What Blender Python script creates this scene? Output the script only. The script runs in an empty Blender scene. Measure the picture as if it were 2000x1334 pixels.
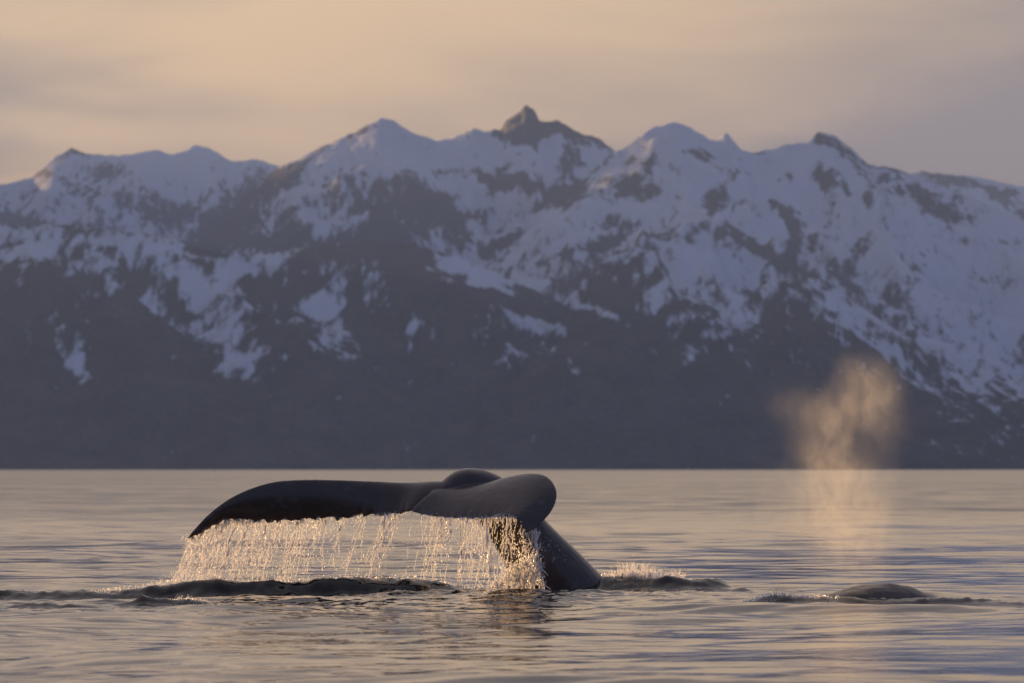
import bpy, math, random
import numpy as np
from mathutils import Vector

random.seed(7)
RNG = np.random.default_rng(11)
scene = bpy.context.scene
col = scene.collection

# ------------------------------------------------------------------ camera
CAM_H = 1.25
LENS = 200.0
FPX = LENS / 36.0 * 2000.0          # focal length in pixels of a 2000 px wide frame
HORIZON = 916.0                     # row of the true horizon in that frame
FOCUS = 56.4

cam_d = bpy.data.cameras.new('camera')
cam = bpy.data.objects.new('camera', cam_d)
col.objects.link(cam)
cam.location = (0, 0, CAM_H)
cam.rotation_euler = (math.radians(90) + math.atan((HORIZON - 667) / FPX), 0, 0)
cam_d.lens = LENS
cam_d.sensor_width = 36
cam_d.clip_start = 0.5
cam_d.clip_end = 90000
cam_d.dof.use_dof = True
cam_d.dof.focus_distance = FOCUS
cam_d.dof.aperture_fstop = 5.0
scene.camera = cam

# ------------------------------------------------------------------ light
SUN_AZ = -23.0       # degrees from the view direction, negative is left
SUN_EL = 4.9
scene.view_settings.view_transform = 'Standard'
scene.view_settings.look = 'None'
scene.view_settings.gamma = 1.0
scene.view_settings.use_curve_mapping = False
scene.view_settings.exposure = 1.0
scene.cycles.use_denoising = True
scene.cycles.denoiser = 'OPENIMAGEDENOISE'
scene.cycles.max_bounces = 6
scene.cycles.diffuse_bounces = 2
scene.cycles.glossy_bounces = 3
scene.cycles.transmission_bounces = 4
scene.cycles.transparent_max_bounces = 12
scene.cycles.volume_bounces = 0
scene.cycles.volume_step_rate = 1.0
scene.cycles.sample_clamp_indirect = 4.0
scene.cycles.caustics_reflective = False
scene.cycles.caustics_refractive = False

az, el = math.radians(SUN_AZ), math.radians(SUN_EL)
SUN_DIR = Vector((math.sin(az) * math.cos(el), math.cos(az) * math.cos(el), math.sin(el)))
sun_d = bpy.data.lights.new('sun', 'SUN')
sun_d.energy = 5.0
sun_d.angle = math.radians(0.6)
sun_d.color = (1.0, 0.59, 0.26)
sun = bpy.data.objects.new('sun', sun_d)
col.objects.link(sun)
sun.rotation_euler = SUN_DIR.to_track_quat('Z', 'Y').to_euler()
sun.location = (-40, 30, 20)

world = bpy.data.worlds.new('World')
scene.world = world
world.use_nodes = True


class NT:
    """tiny helper for writing node trees"""
    def __init__(self, tree):
        self.t = tree
        tree.nodes.clear()

    def n(self, kind, **kw):
        nd = self.t.nodes.new(kind)
        for k, v in kw.items():
            setattr(nd, k, v)
        return nd

    def link(self, a, b):
        self.t.links.new(a, b)

    def put(self, sock, v):
        if isinstance(v, bpy.types.NodeSocket):
            self.link(v, sock)
        else:
            sock.default_value = v

    def math(self, op, a, b=0.0, c=0.0, clamp=False):
        nd = self.n('ShaderNodeMath', operation=op, use_clamp=clamp)
        self.put(nd.inputs[0], a)
        self.put(nd.inputs[1], b)
        if op in ('MULTIPLY_ADD', 'SMOOTH_MIN', 'SMOOTH_MAX'):
            self.put(nd.inputs[2], c)
        return nd.outputs[0]

    def vmath(self, op, a, b=(0, 0, 0)):
        nd = self.n('ShaderNodeVectorMath', operation=op)
        self.put(nd.inputs[0], a)
        if op == 'SCALE':
            self.put(nd.inputs[3], b)
        else:
            self.put(nd.inputs[1], b)
        return nd.outputs['Value'] if op in ('DOT_PRODUCT', 'LENGTH', 'DISTANCE') else nd.outputs[0]

    def mix(self, f, a, b, blend='MIX'):
        nd = self.n('ShaderNodeMix', data_type='RGBA', blend_type=blend)
        self.put(nd.inputs[0], f)
        self.put(nd.inputs[6], a)
        self.put(nd.inputs[7], b)
        return nd.outputs[2]

    def noise(self, vec, scale, detail=3.0, rough=0.5, dist=0.0):
        nd = self.n('ShaderNodeTexNoise')
        self.put(nd.inputs['Vector'], vec)
        nd.inputs['Scale'].default_value = scale
        nd.inputs['Detail'].default_value = detail
        nd.inputs['Roughness'].default_value = rough
        nd.inputs['Distortion'].default_value = dist
        return nd.outputs[0]

    def ramp(self, f, lo, hi):
        nd = self.n('ShaderNodeMapRange', interpolation_type='SMOOTHSTEP')
        self.put(nd.inputs[0], f)
        nd.inputs[1].default_value = lo
        nd.inputs[2].default_value = hi
        return nd.outputs[0]

    def comb(self, x, y, z):
        nd = self.n('ShaderNodeCombineXYZ')
        for s, v in zip(nd.inputs, (x, y, z)):
            self.put(s, v)
        return nd.outputs[0]

    def sep(self, v):
        nd = self.n('ShaderNodeSeparateXYZ')
        self.put(nd.inputs[0], v)
        return nd.outputs


SKY_STRENGTH = 0.11
CLOUD_SHIFT = (16.44, 10.8, 11.02)
w = NT(world.node_tree)
wo = w.n('ShaderNodeOutputWorld')
bg = w.n('ShaderNodeBackground')
sky = w.n('ShaderNodeTexSky', sky_type='NISHITA', sun_disc=False)
sky.sun_elevation = el
sky.sun_rotation = az
sky.altitude = 0
sky.air_density = 1.0
sky.dust_density = 2.5
sky.ozone_density = 3.0
tc = w.n('ShaderNodeTexCoord')
dirv = w.vmath('NORMALIZE', tc.outputs['Generated'])
dx, dy_, dz = w.sep(dirv)
sundot = w.vmath('DOT_PRODUCT', dirv, tuple(SUN_DIR))
low = w.ramp(dz, 0.55, 0.0)                       # thin high veil seen edge-on towards the horizon
side = w.ramp(sundot, -0.35, 0.97)                 # its sunward half glows peach
veil = w.mix(side, (0.74, 1.0, 1.95, 1), (4.1, 2.66, 1.48, 1))
skyc = w.mix(w.math('MULTIPLY_ADD', low, 0.55, 0.30), sky.outputs[0], veil)
# streaked mauve clouds: direction projected on a sheet overhead
zz = w.math('ADD', w.math('MAXIMUM', dz, 0.0), 0.035)
cp = w.comb(w.math('MULTIPLY', w.math('DIVIDE', dx, zz), 0.8), w.math('MULTIPLY', w.math('DIVIDE', dy_, zz), 0.34), 0.0)
cp = w.vmath('ADD', cp, CLOUD_SHIFT)
c1 = w.noise(cp, 0.42, 3.0, 0.5, 0.5)
c2 = w.noise(cp, 1.5, 4.0, 0.55, 0.6)
cl = w.math('ADD', w.math('MULTIPLY', c1, 0.70), w.math('MULTIPLY', c2, 0.30))
cover = w.math('MULTIPLY_ADD', w.ramp(cl, 0.33, 0.60), 0.94, 0.04)
ccol = w.mix(side, (0.72, 0.90, 1.70, 1), (1.32, 1.16, 1.20, 1))
skyc = w.mix(w.math('MULTIPLY', cover, 0.90), skyc, ccol)
w.link(skyc, bg.inputs[0])
bg.inputs[1].default_value = SKY_STRENGTH
w.link(bg.outputs[0], wo.inputs[0])


# ------------------------------------------------------------------ helpers
def at(px, py, Y):
    """frame position (2000 px wide photograph) at distance Y -> point in the place"""
    return np.array([(px - 1000.0) / FPX * Y, Y, CAM_H - (py - HORIZON) / FPX * Y])


def tag(o, label=None, cat=None, group=None, kind=None):
    if label: o['label'] = label
    if cat: o['category'] = cat
    if group: o['group'] = group
    if kind: o['kind'] = kind
    return o


def fast_mesh(name, verts, faces, mat=None, smooth=True):
    """verts (n,3) and faces (m,k) as numpy arrays -> linked object"""
    verts = np.asarray(verts, dtype=np.float32)
    faces = np.asarray(faces, dtype=np.int32)
    me = bpy.data.meshes.new(name)
    m, k = faces.shape
    me.vertices.add(len(verts))
    me.vertices.foreach_set('co', verts.ravel())
    me.loops.add(m * k)
    me.loops.foreach_set('vertex_index', faces.ravel())
    me.polygons.add(m)
    me.polygons.foreach_set('loop_start', np.arange(0, m * k, k, dtype=np.int32))
    me.polygons.foreach_set('loop_total', np.full(m, k, dtype=np.int32))
    me.update(calc_edges=True)
    me.validate()
    if smooth:
        me.polygons.foreach_set('use_smooth', np.ones(len(me.polygons), dtype=bool))
    if mat: me.materials.append(mat)
    o = bpy.data.objects.new(name, me)
    col.objects.link(o)
    return o


def grid_faces(nr, nc, closed=False):
    r = np.arange(nr - 1)[:, None]
    c = np.arange(nc if closed else nc - 1)[None, :]
    c2 = (c + 1) % nc
    a = r * nc + c
    b = r * nc + c2
    return np.stack([a, b, b + nc, a + nc], -1).reshape(-1, 4)


def set_attr(o, name, vals):
    a = o.data.attributes.new(name, 'FLOAT', 'POINT')
    a.data.foreach_set('value', np.asarray(vals, dtype=np.float32).ravel())


def spline(pts, n):
    """Catmull-Rom through the rows of pts, n samples"""
    p = np.asarray(pts, float)
    p = np.vstack([2 * p[0] - p[1], p, 2 * p[-1] - p[-2]])
    m = len(p) - 3
    t = np.linspace(0, m - 1e-9, n)
    i = t.astype(int)
    f = (t - i)[:, None]
    a, b, c, d = p[i], p[i + 1], p[i + 2], p[i + 3]
    return 0.5 * (2 * b + (c - a) * f + (2 * a - 5 * b + 4 * c - d) * f ** 2 + (3 * b - a - 3 * c + d) * f ** 3)


_perm = np.random.default_rng(3).permutation(512).astype(np.int64)
_ga = np.random.default_rng(4).uniform(0, 2 * np.pi, 512)


def perlin(x, y, seed=0):
    x = np.asarray(x, float); y = np.asarray(y, float)
    xi = np.floor(x).astype(np.int64); yi = np.floor(y).astype(np.int64)
    xf = x - xi; yf = y - yi
    u = xf * xf * xf * (xf * (xf * 6 - 15) + 10)
    v = yf * yf * yf * (yf * (yf * 6 - 15) + 10)

    def g(ix, iy, fx, fy):
        h = _ga[_perm[(_perm[(ix + seed * 37) % 512] + iy) % 512]]
        return np.cos(h) * fx + np.sin(h) * fy
    a = g(xi, yi, xf, yf); b = g(xi + 1, yi, xf - 1, yf)
    c = g(xi, yi + 1, xf, yf - 1); d = g(xi + 1, yi + 1, xf - 1, yf - 1)
    return 1.4 * ((a * (1 - u) + b * u) * (1 - v) + (c * (1 - u) + d * u) * v)


def fbm(x, y, octv=5, seed=0, gain=0.5):
    s = 0; a = 1.0; f = 1.0
    for k in range(octv):
        s = s + a * perlin(x * f, y * f, seed + k)
        a *= gain; f *= 2.03
    return s


def ridged(x, y, octv=5, seed=0, gain=0.5):
    s = 0; a = 1.0; f = 1.0; prev = 1.0
    for k in range(octv):
        r = (1 - np.abs(perlin(x * f, y * f, seed + k))) ** 2
        s = s + a * r * prev
        prev = np.clip(r * 1.3, 0, 1)
        a *= gain; f *= 2.1
    return s


def sstep(a, b, x):
    t = np.clip((x - a) / (b - a), 0, 1)
    return t * t * (3 - 2 * t)


def new_mat(name):
    m = bpy.data.materials.new(name)
    m.use_nodes = True
    return m, NT(m.node_tree)


# ------------------------------------------------------------------ materials
def mat_mountain():
    m, t = new_mat('mountain_rock_and_snow')
    out = t.n('ShaderNodeOutputMaterial')
    b = t.n('ShaderNodeBsdfPrincipled')
    b.inputs['Roughness'].default_value = 0.9
    b.inputs['Specular IOR Level'].default_value = 0.1
    sn = t.n('ShaderNodeAttribute', attribute_name='snow').outputs['Fac']
    fo = t.n('ShaderNodeAttribute', attribute_name='forest').outputs['Fac']
    geo = t.n('ShaderNodeNewGeometry').outputs['Position']
    gx, gy, gz = t.sep(geo)
    # ribs and gullies run down the slopes, some leaning left, some right
    p1 = t.comb(t.math('MULTIPLY_ADD', gz, 0.75, gx), t.math('MULTIPLY', gy, 0.22), t.math('MULTIPLY', gz, 0.55))
    p2 = t.comb(t.math('MULTIPLY_ADD', gz, -0.70, gx), t.math('MULTIPLY', gy, 0.22), t.math('MULTIPLY', gz, 0.55))
    d1 = t.noise(p1, 1 / 44.0, 8, 0.70, 0.5)
    d2 = t.noise(p2, 1 / 48.0, 8, 0.70, 0.5)
    pick = t.ramp(t.noise(t.comb(gx, t.math('MULTIPLY', gy, .3), gz), 1 / 210.0, 2, 0.5), 0.42, 0.58)
    mixd = t.n('ShaderNodeMix', data_type='FLOAT')
    t.link(pick, mixd.inputs[0]); t.link(d1, mixd.inputs[2]); t.link(d2, mixd.inputs[3])
    # narrow gullies and ribs straight down the fall line
    rib = t.noise(t.comb(t.math('MULTIPLY_ADD', d1, 30.0, gx), t.math('MULTIPLY', gy, 0.12), t.math('MULTIPLY', gz, 0.22)), 1 / 17.0, 4, 0.6, 0.3)
    dd = t.math('ADD', t.math('MULTIPLY', mixd.outputs[0], 0.58), t.math('MULTIPLY', rib, 0.42))
    d = t.math('MULTIPLY_ADD', t.math('SUBTRACT', dd, 0.5), 4.2, 0.5)
    # steep ribs shed their snow
    nz = t.sep(t.n('ShaderNodeNewGeometry').outputs['Normal'])[2]
    steep = t.ramp(nz, 0.95, 0.70)
    lim = t.math('SUBTRACT', t.math('ADD', sn, t.math('MULTIPLY', t.math('SUBTRACT', d, 0.5), 0.72)), t.math('MULTIPLY', steep, 0.16))
    mask = t.ramp(lim, 0.34, 0.66)
    n2 = t.noise(geo, 0.09, 4, 0.6)
    n3 = t.noise(t.vmath('MULTIPLY', geo, (1, .3, 1)), 0.012, 4, 0.6)
    rock = t.mix(n2, (0.045, 0.042, 0.046, 1), (0.10, 0.09, 0.095, 1))
    wood = t.mix(t.ramp(t.math('ADD', t.math('MULTIPLY', n2, .5), t.math('MULTIPLY', n3, .5)), .38, .62), (0.012, 0.017, 0.016, 1), (0.060, 0.064, 0.056, 1))
    base = t.mix(fo, rock, wood)
    snow = t.mix(n2, (0.64, 0.69, 0.78, 1), (0.78, 0.81, 0.86, 1))
    t.link(t.mix(mask, base, snow), b.inputs['Base Color'])
    bp = t.n('ShaderNodeBump')
    bp.inputs['Strength'].default_value = 0.8
    bp.inputs['Distance'].default_value = 9.0
    t.link(d, bp.inputs['Height'])
    t.link(bp.outputs[0], b.inputs['Normal'])
    t.link(b.outputs[0], out.inputs[0])
    return m


def mat_water():
    m, t = new_mat('sea_water')
    out = t.n('ShaderNodeOutputMaterial')
    b = t.n('ShaderNodeBsdfPrincipled')
    b.inputs['Base Color'].default_value = (0.014, 0.013, 0.010, 1)
    b.inputs['IOR'].default_value = 1.333
    geo = t.n('ShaderNodeNewGeometry').outputs['Position']
    sx, sy, sz = t.sep(geo)
    near_n = t.n('ShaderNodeBump')
    near_n.inputs['Strength'].default_value = 1.0
    near_n.inputs['Distance'].default_value = 1.0
    t.link(t.math('MULTIPLY', t.noise(t.vmath('MULTIPLY', geo, (.7, 1.2, 1)), 2.8, 3, 0.55), 0.006), near_n.inputs['Height'])
    # far off, single waves are finer than a pixel: their slopes are set directly.
    # they roll in towards the viewer, so the long sides one sees lean this way
    far = t.ramp(sy, 62.0, 190.0)
    s1 = t.noise(t.vmath('MULTIPLY', geo, (0.30, 0.75, 1.0)), 1.0, 3, 0.6)
    s2 = t.noise(t.vmath('MULTIPLY', t.vmath('ADD', geo, (31.0, 77.0, 0.0)), (0.35, 0.6, 1.0)), 1.0, 3, 0.6)
    lay = t.noise(t.vmath('MULTIPLY', geo, (0.012, 0.045, 1.0)), 1.0, 4, 0.6)
    lean = t.math('MULTIPLY_ADD', t.math('SUBTRACT', lay, 0.5), 0.16, 0.075)
    ny = t.math('MULTIPLY', t.math('MAXIMUM', t.math('MULTIPLY_ADD', t.math('SUBTRACT', s1, 0.5), 0.26, lean), 0.0), -1.0)
    nx = t.math('MULTIPLY', t.math('SUBTRACT', s2, 0.5), 0.22)
    far_n = t.comb(nx, ny, 1.0)
    mixn = t.n('ShaderNodeMix', data_type='VECTOR')
    t.link(far, mixn.inputs[0]); t.link(near_n.outputs[0], mixn.inputs[4]); t.link(far_n, mixn.inputs[5])
    t.link(t.vmath('NORMALIZE', mixn.outputs[1]), b.inputs['Normal'])
    t.link(t.math('MULTIPLY_ADD', far, 0.10, 0.02), b.inputs['Roughness'])
    t.link(b.outputs[0], out.inputs[0])
    return m


def mat_skin(name, dark, light, mark, coat=1.0):
    m, t = new_mat(name)
    out = t.n('ShaderNodeOutputMaterial')
    b = t.n('ShaderNodeBsdfPrincipled')
    geo = t.n('ShaderNodeTexCoord').outputs['Object']
    n1 = t.noise(geo, 3.5, 5, 0.6)
    n2 = t.noise(geo, 40, 3, 0.6)
    st = t.noise(t.vmath('MULTIPLY', geo, (3, 5, 5)), 2.0, 5, 0.6)
    c = t.mix(n1, dark, light)
    c = t.mix(t.math('MULTIPLY', t.ramp(st, 0.54, 0.74), 0.6), c, mark)
    t.link(c, b.inputs['Base Color'])
    rr = t.math('MULTIPLY_ADD', n1, 0.35, 0.10)
    t.link(rr, b.inputs['Roughness'])
    b.inputs['IOR'].default_value = 1.34
    b.inputs['Coat Weight'].default_value = coat
    b.inputs['Coat IOR'].default_value = 1.36
    t.link(t.math('MULTIPLY_ADD', n1, 0.22, 0.03), b.inputs['Coat Roughness'])
    bp = t.n('ShaderNodeBump')
    bp.inputs['Strength'].default_value = 0.45
    bp.inputs['Distance'].default_value = 0.015
    t.link(t.math('ADD', t.math('MULTIPLY', n2, 0.25), st), bp.inputs['Height'])
    t.link(bp.outputs[0], b.inputs['Normal'])
    t.link(b.outputs[0], out.inputs[0])
    return m


def mat_spray(name):
    """aerated water: light entering the far side of a thread or drop wanders through and leaves this side"""
    m, t = new_mat(name)
    out = t.n('ShaderNodeOutputMaterial')
    b = t.n('ShaderNodeBsdfPrincipled')
    b.subsurface_method = 'RANDOM_WALK'
    b.inputs['Base Color'].default_value = (0.97, 0.97, 0.96, 1)
    b.inputs['Subsurface Weight'].default_value = 1.0
    b.inputs['Subsurface Radius'].default_value = (1.0, 1.0, 1.0)
    b.inputs['Subsurface Scale'].default_value = 0.05
    b.inputs['Subsurface Anisotropy'].default_value = 0.8
    b.inputs['IOR'].default_value = 1.33
    b.inputs['Roughness'].default_value = 0.22
    t.link(b.outputs[0], out.inputs[0])
    return m


M_MOUNT = mat_mountain()
M_WATER = mat_water()
M_SKIN = mat_skin('wet_whale_skin', (0.062, 0.038, 0.024, 1), (0.105, 0.074, 0.056, 1), (0.17, 0.14, 0.125, 1), 0.6)
M_BACK = mat_skin('wet_whale_back', (0.050, 0.034, 0.021, 1), (0.10, 0.070, 0.045, 1), (0.13, 0.10, 0.07, 1), 0.6)
M_SPRAY = mat_spray('falling_water_drops')

# ------------------------------------------------------------------ mountains
# snow line of the photograph's slopes, and the bare rock / snow fields one can pick out on them
SNOWLINE = np.array([(-600, 500), (0, 475), (200, 470), (350, 480), (450, 492), (520, 505), (620, 515), (700, 520), (800, 520), (900, 545),
                     (1000, 580), (1080, 580), (1140, 520), (1200, 485), (1280, 510), (1340, 560), (1400, 565), (1500, 550), (1600, 552), (1650, 600),
                     (1750, 660), (1850, 735), (2000, 752), (2600, 800)], float)
ROCK = [  # px, py, half length, half width, degrees (clockwise on the picture), strength
    (150, 296, 32, 9, 12, .8), (120, 310, 30, 9, -35, .6), (205, 345, 50, 22, 25, .7), (250, 330, 40, 10, 5, .5), (300, 395, 60, 20, 20, .45), (330, 425, 50, 16, 10, .5),
    (110, 350, 60, 7, 35, .5), (170, 385, 40, 6, 45, .5), (20, 425, 40, 14, 12, .8), (100, 440, 90, 6, 8, .5),
    (470, 400, 92, 32, -52, 1.0), (420, 455, 40, 22, -30, .9), (600, 312, 75, 9, -33, .8), (700, 262, 45, 8, -30, .8), (560, 350, 40, 14, -40, .6), (640, 345, 30, 8, -35, .7),
    (600, 400, 70, 12, -25, .6), (690, 340, 35, 7, -10, .6), (760, 352, 40, 8, -20, .55), (660, 390, 28, 12, -25, .6),
    (720, 405, 40, 18, 60, .7), (790, 385, 60, 24, 10, .75), (850, 400, 60, 22, 35, .9), (800, 440, 45, 30, 20, .7), (885, 435, 50, 16, 55, .8), (740, 455, 40, 22, 80, .65),
    (925, 425, 16, 7, 40, .8), (870, 335, 20, 10, 15, .7), (930, 345, 24, 7, 25, .7), (985, 350, 36, 15, 10, .95), (1030, 362, 32, 13, 15, .95), (960, 372, 14, 10, 40, .8),
    (1085, 380, 48, 14, -25, .9), (1120, 385, 30, 14, 0, .8), (1052, 400, 12, 8, -60, .7),
    (1018, 240, 40, 28, -30, 1.2), (1040, 228, 30, 22, 60, 1.2), (1092, 252, 42, 18, 15, 1.2), (1035, 278, 22, 10, 40, .9), (1000, 265, 20, 16, 60, 1.0), (930, 262, 14, 8, 45, .7), (1150, 270, 42, 8, 28, .9),
    (1110, 320, 20, 34, 10, .85), (1130, 300, 26, 10, 30, .6), (1190, 320, 40, 8, -30, .6), (920, 300, 20, 8, 20, .5), (1010, 305, 10, 5, 30, .5),
    (1180, 355, 34, 8, -30, .5), (1240, 372, 46, 16, 6, .95), (1272, 325, 16, 22, 20, .8), (1270, 280, 14, 6, 30, .5), (1215, 290, 16, 5, 30, .6),
    (1360, 300, 24, 9, 30, .9), (1385, 325, 26, 10, 55, .9), (1398, 390, 20, 22, 15, .85), (1385, 405, 14, 10, 0, .7), (1430, 350, 8, 14, 20, .6),
    (1545, 418, 36, 15, 32, 1.05), (1512, 392, 8, 10, 0, .9), (1552, 462, 9, 22, 0, .9), (1538, 492, 14, 16, 0, .8), (1595, 342, 20, 20, 15, .9), (1640, 358, 13, 18, -20, .9), (1550, 345, 12, 8, 20, .6),
    (1690, 388, 12, 24, 10, .9), (1650, 295, 62, 11, 34, .95), (1610, 272, 22, 7, 40, .7), (1740, 328, 40, 9, 15, .8), (1720, 360, 34, 10, 30, .6), (1500, 290, 40, 4, -10, .7),
    (1880, 352, 100, 13, 16, 1.2), (1975, 400, 60, 10, 32, 1.1), (1835, 390, 66, 24, 18, .85), (1780, 370, 34, 12, 30, .6), (1860, 425, 50, 14, 10, .7), (1800, 410, 30, 7, -40, .55),
    (1220, 440, 28, 11, -15, .8), (1400, 455, 34, 12, 5, .85), (1462, 480, 42, 7, 24, .9), (1310, 465, 46, 6, 8, .7), (1520, 510, 50, 9, 22, .8), (1650, 530, 40, 22, 30, .75), (1690, 505, 12, 30, 20, .7),
    (1000, 462, 46, 10, -22, .9), (960, 480, 34, 9, -30, .8), (1180, 470, 40, 9, -25, .6), (1090, 505, 60, 8, -20, .5),
    (1760, 560, 70, 26, -60, .45), (1900, 560, 60, 20, -40, .4), (1950, 470, 50, 9, 12, .5), (1870, 470, 34, 6, 8, .6), (1960, 550, 14, 9, 0, .7), (1700, 460, 30, 6, -50, .5),
    (650, 480, 90, 22, 0, .55), (750, 500, 80, 26, 10, .7), (830, 540, 70, 22, 20, .7), (600, 540, 30, 22, 60, .8), (520, 560, 40, 20, 40, .6), (950, 580, 80, 18, 20, .8), (880, 590, 70, 18, 10, .8),
    (560, 460, 60, 12, -8, .6), (480, 470, 50, 9, 5, .5), (1060, 610, 90, 14, 22, .6), (700, 610, 16, 70, 5, .7),
]
SNOW = [
    (135, 690, 60, 34, 15, .75), (160, 725, 44, 16, 20, .6), (40, 560, 7, 46, 5, .65), (20, 500, 40, 12, -8, .8), (90, 498, 30, 14, 30, .6), (110, 630, 14, 30, -40, .5), (140, 535, 22, 7, 5, .6), (60, 650, 30, 12, -50, .4),
    (300, 600, 26, 14, 50, .7), (360, 545, 30, 15, 25, .75), (400, 590, 60, 22, 45, .75), (350, 640, 40, 12, 40, .6), (450, 570, 60, 26, 50, .85), (430, 660, 60, 30, 45, .8), (500, 700, 60, 30, 25, .85), (465, 725, 50, 14, 10, .7), (275, 650, 14, 8, 0, .5), (290, 695, 20, 10, 10, .45),
    (530, 580, 30, 14, 40, .55), (640, 590, 40, 22, -20, .7), (655, 640, 46, 40, 60, .85), (690, 700, 22, 34, 20, .7), (580, 610, 40, 16, -30, .6), (720, 560, 20, 40, 10, .6), (720, 740, 10, 16, 0, .4),
    (800, 632, 30, 12, -25, .7), (788, 660, 7, 26, 0, .6), (840, 530, 40, 16, 30, .75), (905, 525, 60, 12, 20, .75), (880, 575, 12, 20, 0, .5), (960, 540, 50, 14, 25, .7), (1040, 555, 40, 12, 35, .6),
    (990, 615, 44, 14, 25, .8), (1050, 640, 50, 12, 10, .8), (1120, 590, 70, 10, 22, .7), (1180, 615, 50, 10, 25, .65), (1000, 690, 14, 5, 20, .5), (1090, 640, 60, 8, 12, .6),
    (1130, 735, 8, 12, -20, .5), (1225, 715, 8, 14, -20, .4), (1375, 700, 26, 9, 35, .6), (1400, 660, 40, 14, -25, .6), (1440, 620, 46, 18, -40, .6), (1465, 720, 7, 12, -20, .5), (1340, 690, 20, 6, 30, .4), (1240, 760, 10, 14, -30, .3), (1420, 770, 20, 5, 35, .25),
    (1300, 560, 16, 40, 40, .7), (1340, 520, 40, 22, 10, .7), (1430, 520, 60, 22, 15, .8), (1625, 590, 16, 14, 0, .7), (1660, 640, 40, 9, 25, .6), (1700, 660, 60, 12, 40, .55), (1760, 700, 50, 18, 45, .5), (1690, 610, 40, 9, 45, .4), (1800, 745, 40, 10, 50, .4),
    (470, 520, 40, 9, 15, .8), (570, 500, 40, 9, -15, .7), (350, 500, 60, 7, 10, .5), (250, 465, 60, 8, 5, .6), (620, 560, 24, 8, -40, .6),
]


def snow_cover(px, py, wx, wy):
    """how much snow lies at a spot of the slopes (0 bare, 1 covered) and where the trees stand"""
    jx = 20 * fbm(wx / 150, wy / 240, 4, 50, .6)
    jy = 15 * fbm(wx / 150 + 7, wy / 220, 4, 60, .6)
    x = px + jx; y = py + jy
    line = np.interp(px, SNOWLINE[:, 0], SNOWLINE[:, 1])
    d = y - line
    # full cover high up, broken near the tree line, bare woods below
    s = np.interp(d, [-330, -200, -120, -50, 0, 40, 90, 160, 220], [.97, .92, .83, .70, .54, .38, .25, .12, .02])
    s = s + .14 * fbm(wx / 120, wy / 380, 3, 70, .6) * sstep(190, 90, d)

    def blob(b):
        cx, cy, l, wd, deg, k = b
        c, sn = math.cos(math.radians(deg)), math.sin(math.radians(deg))
        u = ((x - cx) * c + (y - cy) * sn) / (l * 1.2)
        v = (-(x - cx) * sn + (y - cy) * c) / (wd * 1.3)
        return k * np.exp(-(u * u + v * v) ** 1.2)
    r = sum(blob(b) for b in ROCK)
    a = sum(blob(b) for b in SNOW)
    s = s - np.clip(r, 0, 1.25) * .60 + np.clip(a, 0, 1.1) * np.interp(d, [-40, 40, 120], [.32, .44, .50])
    forest = sstep(-30, 40, y - line)
    return np.clip(s, 0, 1), forest


def mountain(name, sil, Yr, wf, wb, spur, seed, nx=520, nf=210, nb=26, expo=1.15, rough=1.0):
    sil = np.array(sil, float)
    X = np.linspace((sil[0, 0] - 1000) / FPX * Yr, (sil[-1, 0] - 1000) / FPX * Yr, nx)
    sx = (sil[:, 0] - 1000) / FPX * Yr
    sz = CAM_H - (sil[:, 1] - HORIZON) / FPX * Yr
    tf = np.concatenate([np.linspace(-1, 0, nb, endpoint=False), np.linspace(0, 1, nf)])   # back .. ridge .. shore
    Yg = np.where(tf < 0, Yr - tf * wb, Yr - tf * wf)
    T, XX = np.meshgrid(np.abs(tf), X, indexing='ij')
    YY = np.meshgrid(Yg, X, indexing='ij')[0]
    front = np.meshgrid(tf >= 0, X, indexing='ij')[0].astype(float)
    env = sstep(0.0, 0.30, T) * (1 - sstep(.86, 1.0, T) * .75) * front
    warp = 150 * fbm(XX / 520, YY / 900, 3, seed) * env
    H0 = np.interp(XX + warp * .8, sx, sz)
    k = max(3, int(120 / (X[1] - X[0])))
    ker = np.hanning(2 * k + 1); ker /= ker.sum()
    zs = np.convolve(np.pad(np.interp(X, sx, sz), k, mode='edge'), ker, 'valid')
    H1 = np.interp(XX + warp, X, zs)
    bl = sstep(0.0, 0.5, T)
    H = H0 * (1 - bl) + H1 * bl
    prof = (1 - T) ** expo
    z = H * prof
    hs = np.clip(H, 0, 900) / 500.0
    rd = ridged(XX / 330 + .0015 * warp + YY / 2600, YY / 1500, 4, seed + 5, .42)
    z = z + spur * hs * (rd - 0.95) * env * (1 - .55 * T)
    z = z + rough * 13 * fbm(XX / 110, YY / 260, 5, seed + 9, .55) * (0.08 + 0.92 * env) * front * np.clip(hs, .15, 1)
    z = z + rough * 15 * (ridged(XX / 130 + YY / 900, YY / 520, 3, seed + 14, .5) - .95) * env * np.clip(hs, .1, 1) * (1 - .5 * T)
    # crags along the crest
    z = z + rough * 4.5 * fbm(XX / 30, YY / 90, 3, seed + 20, .6) * (1 - sstep(0, .12, T)) * front * np.clip(hs, .2, 1)
    z = np.where(T > .97, np.minimum(z, 6 - 500 * (T - .97)), z)
    V = np.stack([XX, YY, z], -1).reshape(-1, 3)
    o = fast_mesh(name, V, grid_faces(len(tf), nx), M_MOUNT)
    px = 1000 + V[:, 0] / V[:, 1] * FPX
    py = HORIZON - (V[:, 2] - CAM_H) / V[:, 1] * FPX
    s, f = snow_cover(px, py, V[:, 0], V[:, 1])
    set_attr(o, 'snow', s)
    set_attr(o, 'forest', f)
    tag(o, kind='structure')
    return o


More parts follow.
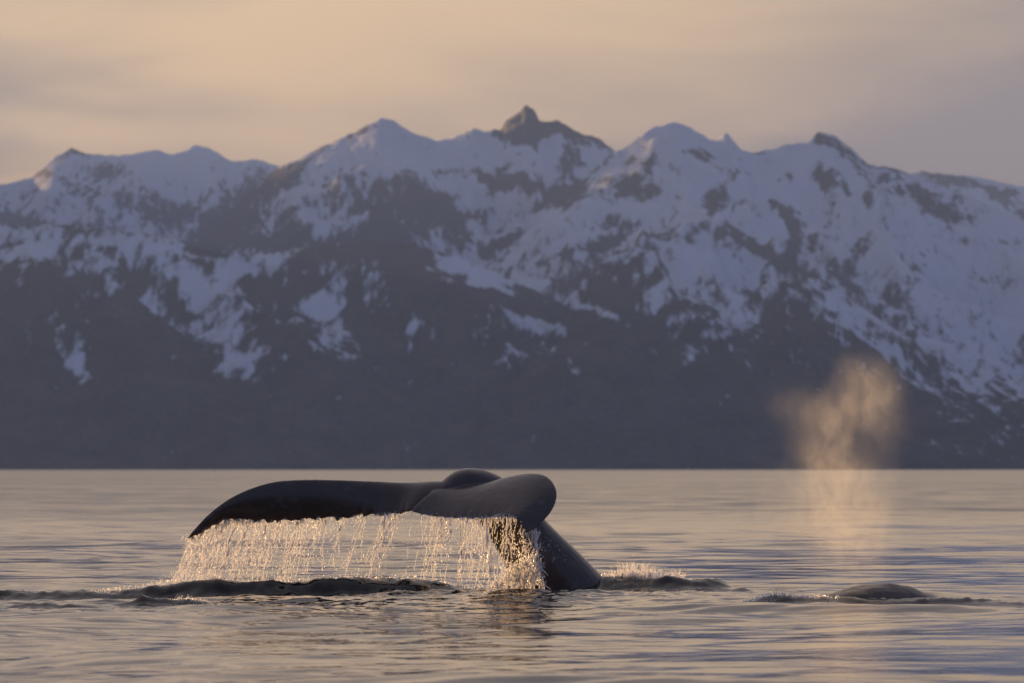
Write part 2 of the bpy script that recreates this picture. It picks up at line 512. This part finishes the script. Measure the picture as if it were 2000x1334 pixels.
mountain('distant_mountain', [(-900, 420), (-750, 280), (-550, 235), (-350, 240), (-200, 300), (-80, 350), (0, 360), (60, 345), (100, 310), (140, 288), (165, 300), (230, 303), (300, 292),  # unseen crests left of frame, raised to shade the central mountain's left face
          (330, 300), (350, 298), (378, 283), (410, 290), (450, 315), (500, 310), (540, 322), (600, 360), (700, 430), (900, 450), (1200, 450),
          (1500, 420), (1700, 350), (1800, 334), (1900, 345), (1990, 362), (2100, 390), (2500, 430)], 21000, 4200, 1500, 80, 1, nx=600)
mountain('central_mountain', [(-800, 500), (-650, 270), (-400, 240), (-250, 290), (-120, 400), (0, 490), (200, 545), (330, 505), (400, 455), (460, 400), (540, 328), (600, 300), (640, 280), (690, 258), (728, 236), (745, 230),  # out-of-view left peaks heightened to keep sun off the right forested hill
          (768, 236), (800, 256), (850, 274), (880, 270), (925, 250), (945, 256), (978, 252), (990, 232), (1018, 216), (1028, 206), (1046, 214), (1052, 233),
          (1075, 240), (1090, 233), (1110, 247), (1135, 260), (1160, 266), (1195, 288), (1230, 320), (1300, 400), (1400, 470), (1700, 560), (2400, 640)],
         16500, 4200, 1300, 85, 2, nx=640, nf=240)
mountain('snowy_mountain', [(-300, 916), (500, 780), (700, 640), (900, 540), (1000, 460), (1100, 375), (1190, 303), (1215, 290), (1250, 265), (1280, 246), (1322, 236),
          (1350, 248), (1390, 273), (1402, 274), (1418, 259), (1432, 274), (1450, 295), (1475, 298), (1500, 294), (1540, 281), (1580, 276), (1600, 258),
          (1625, 260), (1660, 286), (1700, 321), (1740, 326), (1790, 342), (1850, 368), (1920, 396), (2000, 430), (2100, 480), (2500, 560)],
         14800, 3600, 1200, 75, 3, nf=240)
mountain('forested_hill', [(-600, 490), (-300, 470), (0, 440), (100, 436), (200, 446), (330, 466), (420, 492), (520, 498), (620, 478), (720, 468), (800, 474), (900, 504),
          (1000, 548), (1100, 592), (1230, 646), (1320, 700), (1450, 790), (1600, 880), (1700, 925), (1900, 960)], 11500, 1700, 700, 90, 4, rough=.8)
mountain('forested_hill', [(700, 960), (900, 900), (1000, 780), (1080, 640), (1130, 556), (1180, 508), (1240, 482), (1280, 492), (1320, 548), (1390, 566), (1480, 560), (1540, 548),
          (1600, 544), (1640, 570), (1700, 612), (1780, 662), (1850, 722), (1890, 735), (1950, 742), (2000, 754), (2200, 800), (2600, 860)], 11200, 1500, 700, 70, 6, rough=.8)




# ------------------------------------------------------------------ water
Y0 = 56.8            # distance of the tail


def ridge_z(px_pts, z_pts, X, Y, Yr, ref, wf, wb, seed, wob=.12):
    """a low swell: crest heights along x, steep side towards the camera"""
    xs = (np.array(px_pts, float) - 1000) / FPX * ref
    zc = np.interp(X, xs, z_pts, left=0, right=0)
    yc = Yr + wob * fbm(X / 1.1, X * 0 + seed, 3, seed)
    d = Y - yc
    g = np.where(d < 0, np.exp(-(d / wf) ** 2), np.exp(-(d / wb) ** 2))
    return zc * g


def swell(X, Y):
    z = np.zeros_like(X)
    z += ridge_z([-500, -200, 0, 120, 220, 300, 400, 460, 560, 660, 700, 760, 800, 860, 910, 980],
                 [0, .03, .07, .085, .10, .145, .19, .175, .185, .18, .18, .20, .175, .12, .07, 0], X, Y, 56.25, 56.2, .24, .55, 31)
    z += ridge_z([-300, 0, 60, 130, 180, 220], [0, .03, .05, .035, .012, 0], X, Y, 51.0, 51, .09, .3, 33)
    z += ridge_z([180, 240, 280, 310, 340, 370, 400, 430], [0, .03, .065, .03, .035, .06, .04, 0], X, Y, 51.4, 51.4, .08, .25, 35)
    z += ridge_z([1130, 1180, 1240, 1300, 1350, 1400, 1440], [0, .13, .11, .13, .10, .10, 0], X, Y, 57.5, 57.5, .25, .45, 37)
    z += ridge_z([1400, 1450, 1480], [0, .04, 0], X, Y, 57.0, 57, .1, .2, 39)
    z += ridge_z([1440, 1480, 1530, 1570, 1610, 1680, 1800, 1830, 1900, 1990, 2050], [0, .06, .10, .10, .09, .07, .06, .06, .06, .05, 0], X, Y, 52.1, 52.1, .2, .4, 41)
    z += ridge_z([600, 680, 760, 830, 900, 1000, 1080, 1150, 1240], [0, .02, .045, .03, .04, .03, .035, .02, 0], X, Y, 55.3, 55.3, .15, .22, 43)
    rough = np.clip(z / .06, 0, 1)
    z = z + rough * (0.020 * fbm(X / .34, Y / .30, 3, 80, .6) + .014 * fbm(X / .10, Y / .14, 3, 82, .6))
    # churned water round the tail
    d = np.sqrt(((X + .1) / 2.2) ** 2 + ((Y - 55.6) / 2.4) ** 2)
    z = z + np.exp(-d ** 2) * 0.034 * fbm(X / .45, Y / .5, 4, 85, .58)
    d = np.sqrt(((X + 3.2) / 3.4) ** 2 + ((Y - 52.5) / 3.5) ** 2)
    z = z + np.exp(-d ** 2) * 0.036 * fbm(X / .7, Y / .8, 4, 87, .55)
    return z


def waves(X, Y):
    r = np.random.default_rng(21)
    z = np.zeros_like(X)
    calm = 0.75 + 0.6 * fbm(X / 9, Y / 14, 2, 91)
    for k in range(64):
        lam = 0.35 * (9.0 / 0.35) ** r.random()
        th = r.normal(math.radians(100), 0.75)
        slope = 0.0125 * (lam / 1.2) ** -0.25
        a = slope * lam / (2 * math.pi)
        kx, ky = 2 * math.pi / lam * math.cos(th), 2 * math.pi / lam * math.sin(th)
        # waves the mesh is too coarse to carry die out with distance
        fade = np.clip(1.6 - Y / (46 + 60 * lam), 0, 1)
        z += a * fade * np.sin(kx * X + ky * Y + r.uniform(0, 6.28))
    return z * calm


def build_water():
    ys = [6.0]
    while ys[-1] < 23000:
        y = ys[-1]
        if y < 28: d = .6
        elif y < 50: d = .085
        elif y < 59: d = .05
        elif y < 75: d = .12
        elif y < 160: d = .12 + (y - 75) * .006
        else: d = y * .012
        ys.append(y + d)
    ys = np.array(ys)
    inner = np.linspace(-1, 1, 430)
    outer = np.array([1.25, 1.8, 3, 6, 12])
    u = np.concatenate([-outer[::-1], inner, outer])
    U, YY = np.meshgrid(u, ys, indexing='ij')
    U = U.T; YY = YY.T
    XX = U * (0.098 * YY + 1.2)
    Z = waves(XX, YY) * np.clip((1.3 - np.abs(U)) / .3, 0, 1) * np.clip((YY - 10) / 14, 0, 1)
    near = (YY > 44) & (YY < 64)
    Z[near] += swell(XX[near], YY[near])
    V = np.stack([XX, YY, Z], -1).reshape(-1, 3)
    o = fast_mesh('sea_water', V, grid_faces(len(ys), len(u)), M_WATER)
    tag(o, kind='structure')
    return o


build_water()


def surf(x, y):
    X = np.array([float(x)]); Y = np.array([float(y)])
    return float((waves(X, Y) + swell(X, Y))[0])


# ------------------------------------------------------------------ diving whale
LEFT = [  # leading edge px, py, depth offset; trailing edge px, py, depth offset; thickness
    (935, 962, .30, 850, 985, -.18, .20), (865, 952, .26, 803, 996, -.20, .19), (800, 947, .24, 772, 1004, -.05, .15), (730, 941, .25, 712, 1009, .12, .13),
    (650, 937, .28, 642, 1013, .26, .11), (580, 937, .32, 572, 1018, .34, .10), (530, 942, .36, 526, 1020, .40, .09), (482, 957, .41, 482, 1017, .46, .08),
    (443, 977, .46, 446, 1016, .50, .07), (408, 1004, .50, 416, 1030, .54, .055), (382, 1031, .54, 391, 1043, .56, .04), (366, 1050, .57, 370, 1053, .57, .022)]
RIGHT = [
    (865, 974, .26, 838, 987, -.20, .16), (885, 964, .26, 803, 998, -.36, .15), (922, 955, .22, 846, 1009, -.48, .12), (962, 945, .14, 890, 1013, -.60, .11),
    (1002, 932, .02, 930, 1014, -.70, .10), (1038, 926, -.12, 966, 1011, -.79, .095), (1066, 930, -.27, 992, 1008, -.86, .085), (1083, 947, -.42, 1006, 1008, -.90, .08),
    (1088, 969, -.55, 1012, 1013, -.93, .07), (1080, 994, -.68, 1017, 1022, -.95, .055), (1060, 1019, -.80, 1021, 1031, -.96, .04), (1033, 1039, -.95, 1025, 1040, -.97, .022)]
STOCK = [  # centre px, py, depth offset, half width in the picture plane, half depth
    (850, 985, -.15, .05, .05), (875, 966, .08, .14, .14), (914, 952, .30, .195, .22), (962, 976, .44, .245, .25), (1006, 1030, .52, .275, .28), (1045, 1083, .62, .325, .33),
    (1089, 1140, .72, .385, .38), (1128, 1205, .84, .48, .44), (1172, 1284, 1.02, .52, .50), (1230, 1370, 1.3, .40, .40)]


def fluke_edges(rows, n):
    L = np.array([at(r[0], r[1], Y0 + r[2]) for r in rows])
    T = np.array([at(r[3], r[4], Y0 + r[5]) for r in rows])
    th = np.array([[r[6]] for r in rows])
    a = spline(np.hstack([L, T, th]), n)
    return a[:, :3], a[:, 3:6], a[:, 6]


def fluke(rows, n=150, m=22, seed=0, bend=(.07, .07)):
    L, T, th = fluke_edges(rows, n)
    s = np.linspace(0, 1, n)
    # nicks along the trailing edge
    jag = 0.042 * fbm(s * 34, s * 0 + seed, 3, seed, .65) + 0.03 * perlin(s * 80, s * 0 + 3, seed + 8)
    jag *= sstep(0.08, .2, s) * (1 - .6 * sstep(.9, 1, s))
    C = T - L
    cl = np.linalg.norm(C, axis=1, keepdims=True)
    cdir = C / cl
    span = np.gradient((L + T) / 2, axis=0)
    nrm = np.cross(span, C)
    nrm /= np.linalg.norm(nrm, axis=1, keepdims=True) + 1e-9
    nrm = np.where((nrm[:, 1:2] > 0), -nrm, nrm)          # towards the camera: the upper face
    k = 6
    for _ in range(3):
        p = np.pad(nrm, ((k, k), (0, 0)), mode='edge')
        nrm = sum(p[i:i + n] for i in range(2 * k + 1)) / (2 * k + 1)
    nrm /= np.linalg.norm(nrm, axis=1, keepdims=True)
    ring = []
    for j in range(2 * m):
        if j < m: c = 1 - j / m; sg = 1
        else: c = (j - m) / m; sg = -1
        c = c ** 1.3 if True else c
        thick = 2.2 * np.sqrt(c + 1e-6) * (1 - c) ** .8 * 0.55 + .03 * (1 - c) + .012
        camber = (bend[0] + (bend[1] - bend[0]) * s) * math.sin(math.pi * c ** .8)
        ring.append(L + C * c + cdir * (jag * c ** 7)[:, None] + nrm * (sg * th * thick + camber * cl[:, 0])[:, None])
    R = np.stack(ring, 1)                                   # n, 2m, 3
    V = R.reshape(-1, 3)
    F = grid_faces(n, 2 * m, True)
    c0 = len(V)
    V = np.vstack([V, R[0].mean(0), R[-1].mean(0)])
    return V, F, (c0, R.shape[1], n)


def tube(stations, n=60, m=28):
    rows = np.array([list(at(s[0], s[1], Y0 + s[2])) + [s[3], s[4]] for s in stations])
    a = spline(rows, n)
    P, ra, rb = a[:, :3], a[:, 3], a[:, 4]
    tg = np.gradient(P, axis=0); tg /= np.linalg.norm(tg, axis=1, keepdims=True)
    ref = np.array([0, 1.0, 0])
    u = np.cross(tg, ref); u /= np.linalg.norm(u, axis=1, keepdims=True)
    v = np.cross(u, tg)
    th = np.linspace(0, 2 * np.pi, m, endpoint=False)
    # keel-like section: fuller above than below
    cu = np.sign(np.cos(th)) * np.abs(np.cos(th)) ** .9
    R = P[:, None] + u[:, None] * (ra[:, None] * cu)[..., None] + v[:, None] * (rb[:, None] * np.sin(th))[..., None]
    V = np.vstack([R.reshape(-1, 3), P[0], P[-1]])
    return V, grid_faces(n, m, True), (n * m, m, n)


def closed_tris(V, F, info):
    c0, m, n = info
    tri = np.vstack([F[:, [0, 1, 2]], F[:, [0, 2, 3]]])
    i = np.arange(m); j = (i + 1) % m
    capa = np.stack([np.full(m, c0), j, i], -1)
    b = (n - 1) * m
    capb = np.stack([np.full(m, c0 + 1), b + i, b + j], -1)
    return np.vstack([tri, capa, capb])


def remesh(name, pieces, voxel, mat, smooth=4):
    Vs, Fs, off = [], [], 0
    for V, F, info in pieces:
        Vs.append(V); Fs.append(closed_tris(V, F, info) + off); off += len(V)
    o = fast_mesh(name, np.vstack(Vs), np.vstack(Fs), mat)
    md = o.modifiers.new('remesh', 'REMESH'); md.mode = 'VOXEL'; md.voxel_size = voxel; md.use_smooth_shade = True
    ms = o.modifiers.new('smooth', 'SMOOTH'); ms.factor = .5; ms.iterations = smooth
    dg = bpy.context.evaluated_depsgraph_get()
    me = bpy.data.meshes.new_from_object(o.evaluated_get(dg))
    o.modifiers.clear()
    old = o.data
    o.data = me
    bpy.data.meshes.remove(old)
    me.name = name
    me.polygons.foreach_set('use_smooth', np.ones(len(me.polygons), dtype=bool))
    return o


def recentre(o, p):
    """put the object's origin at p without moving its shape"""
    p = np.array(p, np.float32)
    co = np.empty(len(o.data.vertices) * 3, np.float32)
    o.data.vertices.foreach_get('co', co)
    o.data.vertices.foreach_set('co', (co.reshape(-1, 3) - p).ravel())
    o.location = Vector([float(q) for q in p])
    o.data.update()


whale = remesh('whale', [fluke(LEFT, seed=3, bend=(.06, .03)), fluke(RIGHT, seed=5, bend=(.08, -.09)), tube(STOCK)], 0.011, M_SKIN, 4)
recentre(whale, at(1100, 1160, Y0 + .75))
tag(whale, 'diving whale with its dark tail flukes raised and streaming water', 'whale', 'whales at the surface')

# second whale: only the top of its back breaks the surface
def back_whale():
    Yb = 52.6
    n, m = 90, 40
    s = np.linspace(0, 1, n)
    x = (1725 - 1000) / FPX * Yb + (s - .42) * 5.2
    y = Yb + (s - .42) * 1.6
    # crest height along the body: two low swellings
    px = 1000 + x / y * FPX
    top = np.interp(px, [1100, 1300, 1480, 1560, 1620, 1650, 1685, 1720, 1755, 1790, 1815, 1850, 1900, 2000, 2400],
                    [-1.2, -.6, .01, .07, .105, .145, .185, .20, .185, .14, .10, .06, .0, -.25, -1.2])
    k = np.hanning(7); k /= k.sum()
    top = np.convolve(np.pad(top, 3, mode='edge'), k, 'valid')
    rad = 0.85 * np.sqrt(np.clip(1 - ((s - .45) / .56) ** 2, 0, 1)) + .05
    th = np.linspace(0, 2 * np.pi, m, endpoint=False)
    R = np.zeros((n, m, 3))
    for i in range(n):
        w_ = rad[i] * np.cos(th) * .62
        zz_ = rad[i] * (np.sin(th) - 1) + top[i]
        # narrow ridge along the crest
        zz_ = np.where(np.sin(th) > 0, top[i] - rad[i] * (1 - np.abs(np.sin(th)) ** .7), zz_)
        R[i, :, 0] = x[i] - .29 * w_
        R[i, :, 1] = y[i] + .95 * w_
        R[i, :, 2] = zz_ + .015 * fbm(x[i] * 4.5 + w_ * 0, w_ * 5.5, 3, 44, .5)
    V = np.vstack([R.reshape(-1, 3), R[0].mean(0), R[-1].mean(0)])
    return V, grid_faces(n, m, True), (n * m, m, n)


whale2 = remesh('whale', [back_whale()], 0.02, M_BACK, 3)
recentre(whale2, (3.43, 52.6, -.1))
tag(whale2, 'whale with only the low hump of its back above water, below the misty blow', 'whale', 'whales at the surface')

# ------------------------------------------------------------------ falling water, spray, foam
_t = (1 + 5 ** .5) / 2
ICO_V = np.array([(-1, _t, 0), (1, _t, 0), (-1, -_t, 0), (1, -_t, 0), (0, -1, _t), (0, 1, _t), (0, -1, -_t), (0, 1, -_t), (_t, 0, -1), (_t, 0, 1), (-_t, 0, -1), (-_t, 0, 1)], float)
ICO_V /= np.linalg.norm(ICO_V[0])
ICO_F = np.array([(0, 11, 5), (0, 5, 1), (0, 1, 7), (0, 7, 10), (0, 10, 11), (1, 5, 9), (5, 11, 4), (11, 10, 2), (10, 7, 6), (7, 1, 8), (3, 9, 4), (3, 4, 2), (3, 2, 6), (3, 6, 8), (3, 8, 9), (4, 9, 5), (2, 4, 11), (6, 2, 10), (8, 6, 7), (9, 8, 1)])


class Spray:
    """collects drops and strands, links them as one mesh"""
    def __init__(self):
        self.V = []; self.F = []; self.n = 0

    def add(self, V, F):
        self.V.append(V); self.F.append(F + self.n); self.n += len(V)

    def drops(self, P, r, stretch=None):
        P = np.asarray(P, float); N = len(P)
        r = np.broadcast_to(np.asarray(r, float), (N,))
        sc = np.ones((N, 3)) * r[:, None]
        if stretch is not None: sc[:, 2] *= stretch
        V = (P[:, None] + ICO_V[None] * sc[:, None]).reshape(-1, 3)
        F = (ICO_F[None] + 12 * np.arange(N)[:, None, None]).reshape(-1, 3)
        self.add(V, F)

    def strand(self, P, r, m=5):
        P = np.asarray(P, float); n = len(P)
        th = np.linspace(0, 2 * np.pi, m, endpoint=False)
        ring = np.stack([np.cos(th), np.sin(th), 0 * th], -1)
        V = (P[:, None] + ring[None] * np.asarray(r)[:, None, None]).reshape(-1, 3)
        q = grid_faces(n, m, True)
        self.add(V, np.vstack([q[:, [0, 1, 2]], q[:, [0, 2, 3]]]))

    def build(self, name, mat):
        return fast_mesh(name, np.vstack(self.V), np.vstack(self.F), mat)


def stream(sp, p, fall, lean, r0, rng, breakup=.5, ywob=.02):
    """one thread of falling water from p: thick at the lip, necking and breaking into drops lower down"""
    n = max(6, int(fall / .028))
    t = np.linspace(0, 1, n)
    w1 = rng.uniform(0, 6.28); w2 = rng.uniform(5, 11)
    x = p[0] + lean * t ** 1.25 + .015 * np.sin(w2 * t + w1) + np.cumsum(rng.normal(0, .0034, n))
    y = p[1] - ywob * t + np.cumsum(rng.normal(0, .002, n))
    z = p[2] - fall * t
    r = r0 * (1 - .35 * t) * (0.65 + .5 * rng.random(n)) * (1 + .5 * np.sin(rng.uniform(14, 34) * t + w1))
    P = np.stack([x, y, z], -1)
    i = 0
    while i < n - 2:
        ln = int(rng.integers(3, max(4, int(n * (1.1 - breakup)))))
        j = min(n, i + ln)
        seg = r[i:j].copy()
        if len(seg) >= 3:
            seg[0] *= .3; seg[-1] *= .2
            sp.strand(P[i:j], seg)
        i = j + int(rng.integers(0, 2 + int(3 * breakup)))
    k = int(n * .8)
    idx = rng.integers(n // 4, n, k)
    sp.drops(P[idx] + rng.normal(0, .013, (k, 3)), rng.uniform(.0018, .0052, k) * (r0 / .006) ** .3, rng.uniform(1, 2.6, k))


rng = np.random.default_rng(5)


def curtain(rows, s0, s1, n_thin, n_thick, lean, name, label, ground, dens=lambda s: 1.0, n_mist=3000, mist_dx=0.0):
    sp = Spray()
    L, T, th = fluke_edges(rows, 400)
    def clump(q): return float(np.clip(.5 + 1.2 * perlin(q * 15.0, 2.5, 5) + .5 * perlin(q * 41.0, 1.5, 6), .10, 1.3))
    def lip(s):
        i = min(399, int(s * 399)); return T[i] + np.array([0, .01, .012])
    for k in range(n_thin):
        s = rng.uniform(s0, s1)
        if rng.random() > dens(s) * (.2 + 1.0 * clump(s)): continue
        p = lip(s)
        full = p[2] - ground
        stream(sp, p, full * min(1.0, rng.uniform(.2, 1.25)), lean * rng.uniform(.4, 1.35), rng.uniform(.002, .0042), rng, .75)
    for k in range(n_thick):
        s = s0 + (s1 - s0) * (k + rng.uniform(.1, .9)) / n_thick
        if rng.random() > dens(s) * (.5 + 1.3 * clump(s)): continue
        p = lip(s)
        r0 = .0035 + .0075 * rng.random() ** 2
        ln = lean * rng.uniform(.5, 1.3); full = (p[2] - ground) * min(1, rng.uniform(.6, 1.3))
        for q in range(int(rng.integers(1, 4))):          # threads gather into ropes
            stream(sp, p + rng.normal(0, .012, 3), full, ln + rng.normal(0, .03), r0 * rng.uniform(.5, 1), rng, .3)
        for q in range(5):                                # short ragged fringe at the lip
            stream(sp, p + np.array([rng.normal(0, .05), rng.normal(0, .01), .01]), rng.uniform(.04, .13), lean * .12, rng.uniform(.003, .008), rng, .2)
    # loose drops between the threads
    ss = rng.uniform(s0, s1, n_mist)
    ss = ss[[rng.random() < dens(q) * (.3 + .9 * clump(q)) for q in ss]]
    t = rng.random(len(ss)) ** .9
    P = np.array([lip(q) for q in ss])
    P[:, 0] += lean * t ** 1.25 + rng.normal(0, .03, len(ss)) + mist_dx
    P[:, 1] += rng.normal(0, .05, len(ss))
    P[:, 2] = P[:, 2] * (1 - t) + ground * t
    sp.drops(P, .0012 + .0040 * rng.random(len(ss)) ** 2, rng.uniform(1, 3.0, len(ss)))
    o = sp.build(name, M_SPRAY)
    tag(o, label, 'water', kind='stuff')
    return o


curtain(LEFT, .17, .99, 210, 60, -.17, 'falling_water', 'golden backlit curtain of water pouring off the long left fluke', 0.10,
        dens=lambda s: .5 + .5 * sstep(.28, .50, s), n_mist=4600)
curtain(RIGHT, .09, .97, 170, 40, -.07, 'falling_water', 'backlit threads of water falling from the near right fluke before the tail stock', 0.03,
        dens=lambda s: (.55 + .45 * sstep(.2, .4, s)) * (1 - .82 * sstep(.42, .60, s)), n_mist=2400)

# burst of water thrown up beside the tail stock
def burst():
    sp = Spray()
    c = at(1015, 1150, Y0 - .35)
    n, m = 26, 34
    U, Vv = np.meshgrid(np.linspace(0, 1, n), np.linspace(0, 1, m), indexing='ij')
    # a tilted, ragged sheet curling over: left foot, crest at the upper right
    a = U * 2.4 - .15
    X = c[0] - .30 + .46 * U + .10 * np.sin(a) - .03 * Vv
    Z = -.05 + (0.46 * np.sin(np.clip(U, 0, 1) ** .75 * 1.75)) * (0.35 + .65 * Vv) + .03 * fbm(U * 6, Vv * 6, 3, 77)
    Y = c[1] + .16 - .22 * Vv + .06 * fbm(U * 4, Vv * 5, 3, 78)
    P = np.stack([X, Y, Z], -1).reshape(-1, 3)
    for _ in range(330):
        i = rng.integers(0, n - 1); j = rng.integers(0, m - 1)
        q = P[i * m + j]
        ln = rng.uniform(.03, .16)
        k = max(4, int(ln / .02)); t = np.linspace(0, 1, k)
        d = np.array([rng.normal(.0, .35), rng.normal(0, .3), -1 + rng.normal(0, .45)])
        Q = q + d * ln * t[:, None] + np.cumsum(rng.normal(0, .003, (k, 3)), 0)
        sp.strand(Q, rng.uniform(.003, .007) * (.3 + np.sin(np.pi * t)))
    idx = rng.integers(0, len(P), 1100)
    sp.drops(P[idx] + rng.normal(0, .02, (1100, 3)), rng.uniform(.002, .006, 1100), rng.uniform(.8, 1.8, 1100))
    # ropes of water running from the fluke tip into the burst
    for _ in range(26):
        p = at(rng.uniform(1018, 1058), rng.uniform(1030, 1042), Y0 - .55 + rng.normal(0, .06))
        stream(sp, p, rng.uniform(.15, .40), rng.normal(-.02, .05), rng.uniform(.004, .010), rng, .4)
    k = 160
    Q = c + np.stack([rng.normal(.14, .10, k), rng.normal(0, .08, k), rng.normal(.38, .09, k)], -1)
    sp.drops(Q, rng.uniform(.0016, .0042, k), rng.uniform(1, 2.5, k))
    o = sp.build('splash', M_SPRAY)
    return tag(o, 'frothy burst of water at the foot of the dark tail stock', 'splash', kind='stuff')


burst()


def splash(name, label, xs, zs, Yc, n, rmax, ref, jets=0, up=.0):
    sp = Spray()
    X = (np.array(xs, float) - 1000) / FPX * ref
    w_ = np.array(zs, float)
    cdf = np.cumsum(np.interp(np.linspace(X[0], X[-1], 200), X, w_) + 1e-4); cdf /= cdf[-1]
    xr = np.interp(rng.random(n), cdf, np.linspace(X[0], X[-1], 200))
    yr = Yc + rng.normal(0, .10, n)
    base = waves(xr, yr) + swell(xr, yr)
    h = np.interp(xr, X, w_)
    zr = base + h * np.abs(rng.normal(0, .5, n)) * rng.random(n) ** .6
    sp.drops(np.stack([xr, yr, zr], -1), rng.uniform(.002, rmax, n), rng.uniform(.8, 2.2, n))
    for _ in range(jets):
        x = np.interp(rng.random(), cdf, np.linspace(X[0], X[-1], 200)); y = Yc + rng.normal(0, .08)
        hh = np.interp(x, X, w_) * rng.uniform(.5, 1.1)
        k = max(5, int(hh / .02)); t = np.linspace(0, 1, k)
        d = np.array([rng.normal(.1, .55), rng.normal(0, .3), 1.0])
        Q = np.array([x, y, surf(x, y) - .01]) + d * hh * t[:, None] + np.cumsum(rng.normal(0, .004, (k, 3)), 0)
        sp.strand(Q, rng.uniform(.003, .008) * (1.05 - t) * rng.uniform(.5, 1.2, k))
    o = sp.build(name, M_SPRAY)
    return tag(o, label, 'splash', kind='stuff')


splash('splash', 'golden spray leaping from the broken water right of the tail stock', [1165, 1195, 1215, 1235, 1260, 1300, 1335, 1350], [.06, .08, .14, .19, .15, .09, .10, .01], 57.62, 1000, .0048, 57.5, 190)
splash('splash', 'low foam along the dark crest left of the falling water', [180, 260, 300, 330, 360, 400, 460, 560, 760, 880], [.02, .05, .07, .12, .15, .12, .05, .04, .04, .05], 56.5, 2600, .006, 56.4, 60)
splash('splash', 'small froth on the ripple before the long dark swell', [330, 350, 370, 400, 415], [.01, .03, .04, .03, .01], 51.4, 240, .0045, 51.4, 6)
splash('splash', 'froth on the low water beside the hump of the second whale', [1452, 1480, 1510, 1540, 1600, 1640], [.03, .05, .06, .04, .03, .02], 52.15, 700, .005, 52.0, 20)

# ------------------------------------------------------------------ whale blow
def blow():
    Yb = 53.2
    m, t = new_mat('misty_blow')
    out = t.n('ShaderNodeOutputMaterial')
    geo = t.n('ShaderNodeNewGeometry').outputs['Position']
    wn = t.n('ShaderNodeTexNoise'); t.link(geo, wn.inputs['Vector'])
    wn.inputs['Scale'].default_value = 2.4; wn.inputs['Detail'].default_value = 3
    wv = t.vmath('SCALE', t.vmath('SUBTRACT', wn.outputs['Color'], (.5, .5, .5)), 0.30)
    p = t.vmath('ADD', geo, wv)
    total = None
    for (cx, cy, rx, ry, k) in [(1690, 760, 66, 62, 1.1), (1720, 815, 56, 66, .75), (1640, 815, 60, 50, .9), (1560, 795, 58, 42, .30), (1595, 850, 62, 66, .6), (1630, 900, 58, 60, .75),
                                (1650, 985, 95, 85, 1.0), (1660, 1050, 85, 65, .85), (1640, 930, 100, 90, .5), (1580, 990, 150, 90, .3), (1660, 1095, 100, 50, .4)]:
        c = at(cx, cy, Yb)
        q = t.vmath('SUBTRACT', p, tuple(float(v) for v in c))
        q = t.vmath('DIVIDE', q, (rx / FPX * Yb * 1.25, .34, ry / FPX * Yb * 1.25))
        d = t.vmath('LENGTH', q)
        b = t.math('MULTIPLY', t.ramp(d, 1.15, .0), k)
        total = b if total is None else t.math('ADD', total, b)
    ns = t.noise(t.vmath('MULTIPLY', p, (1, 1, .5)), 10.0, 6, .68)
    wisp = t.math('MULTIPLY_ADD', t.ramp(ns, .32, .74), 1.35, .18)
    dens = t.math('MULTIPLY', t.math('MULTIPLY', total, wisp), 0.62)
    pv = t.n('ShaderNodeVolumePrincipled')
    pv.inputs['Color'].default_value = (.90, .92, .96, 1)
    pv.inputs['Anisotropy'].default_value = .45
    t.link(dens, pv.inputs['Density'])
    t.link(pv.outputs[0], out.inputs['Volume'])
    # closed domain: a rounded column
    lo, hi = at(1470, 1150, Yb), at(1800, 660, Yb)
    cx, rx = (lo[0] + hi[0]) / 2, (hi[0] - lo[0]) / 2
    n, k = 14, 24
    tz = np.linspace(0, 1, n)
    th = np.linspace(0, 2 * np.pi, k, endpoint=False)
    rr = np.sqrt(np.clip(1 - (2 * tz - 1) ** 6, 0.02, 1))
    R = np.stack([cx + rx * rr[:, None] * np.cos(th), Yb + .75 * rr[:, None] * np.sin(th), (lo[2] + (hi[2] - lo[2]) * tz)[:, None] + 0 * th[None]], -1)
    V = np.vstack([R.reshape(-1, 3), R[0].mean(0), R[-1].mean(0)])
    F = closed_tris(V, grid_faces(n, k, True), (n * k, k, n))
    o = fast_mesh('whale_blow', V, F, m)
    recentre(o, (cx, Yb, lo[2]))
    return tag(o, 'tall golden misty blow hanging in the air above the second whale', 'mist', kind='stuff')


blow()

# ------------------------------------------------------------------ haze
def haze():
    m, t = new_mat('air_haze')
    out = t.n('ShaderNodeOutputMaterial')
    pv = t.n('ShaderNodeVolumePrincipled')
    pv.inputs['Color'].default_value = (.36, .545, 1.0, 1)
    pv.inputs['Density'].default_value = 3.2e-5
    pv.inputs['Anisotropy'].default_value = 0.0
    t.link(pv.outputs[0], out.inputs['Volume'])
    x, y0, y1, z0, z1 = 60000, -300, 23500, -600, 1500
    V = np.array([(sx * x, y, z) for z in (z0, z1) for y in (y0, y1) for sx in (-1, 1)], float)
    F = np.array([(0, 2, 3, 1), (4, 5, 7, 6), (0, 1, 5, 4), (2, 6, 7, 3), (0, 4, 6, 2), (1, 3, 7, 5)])
    o = fast_mesh('haze', V, F, m, smooth=False)
    return tag(o, 'thin blue air haze in front of the far mountains', 'haze', kind='stuff')


haze()
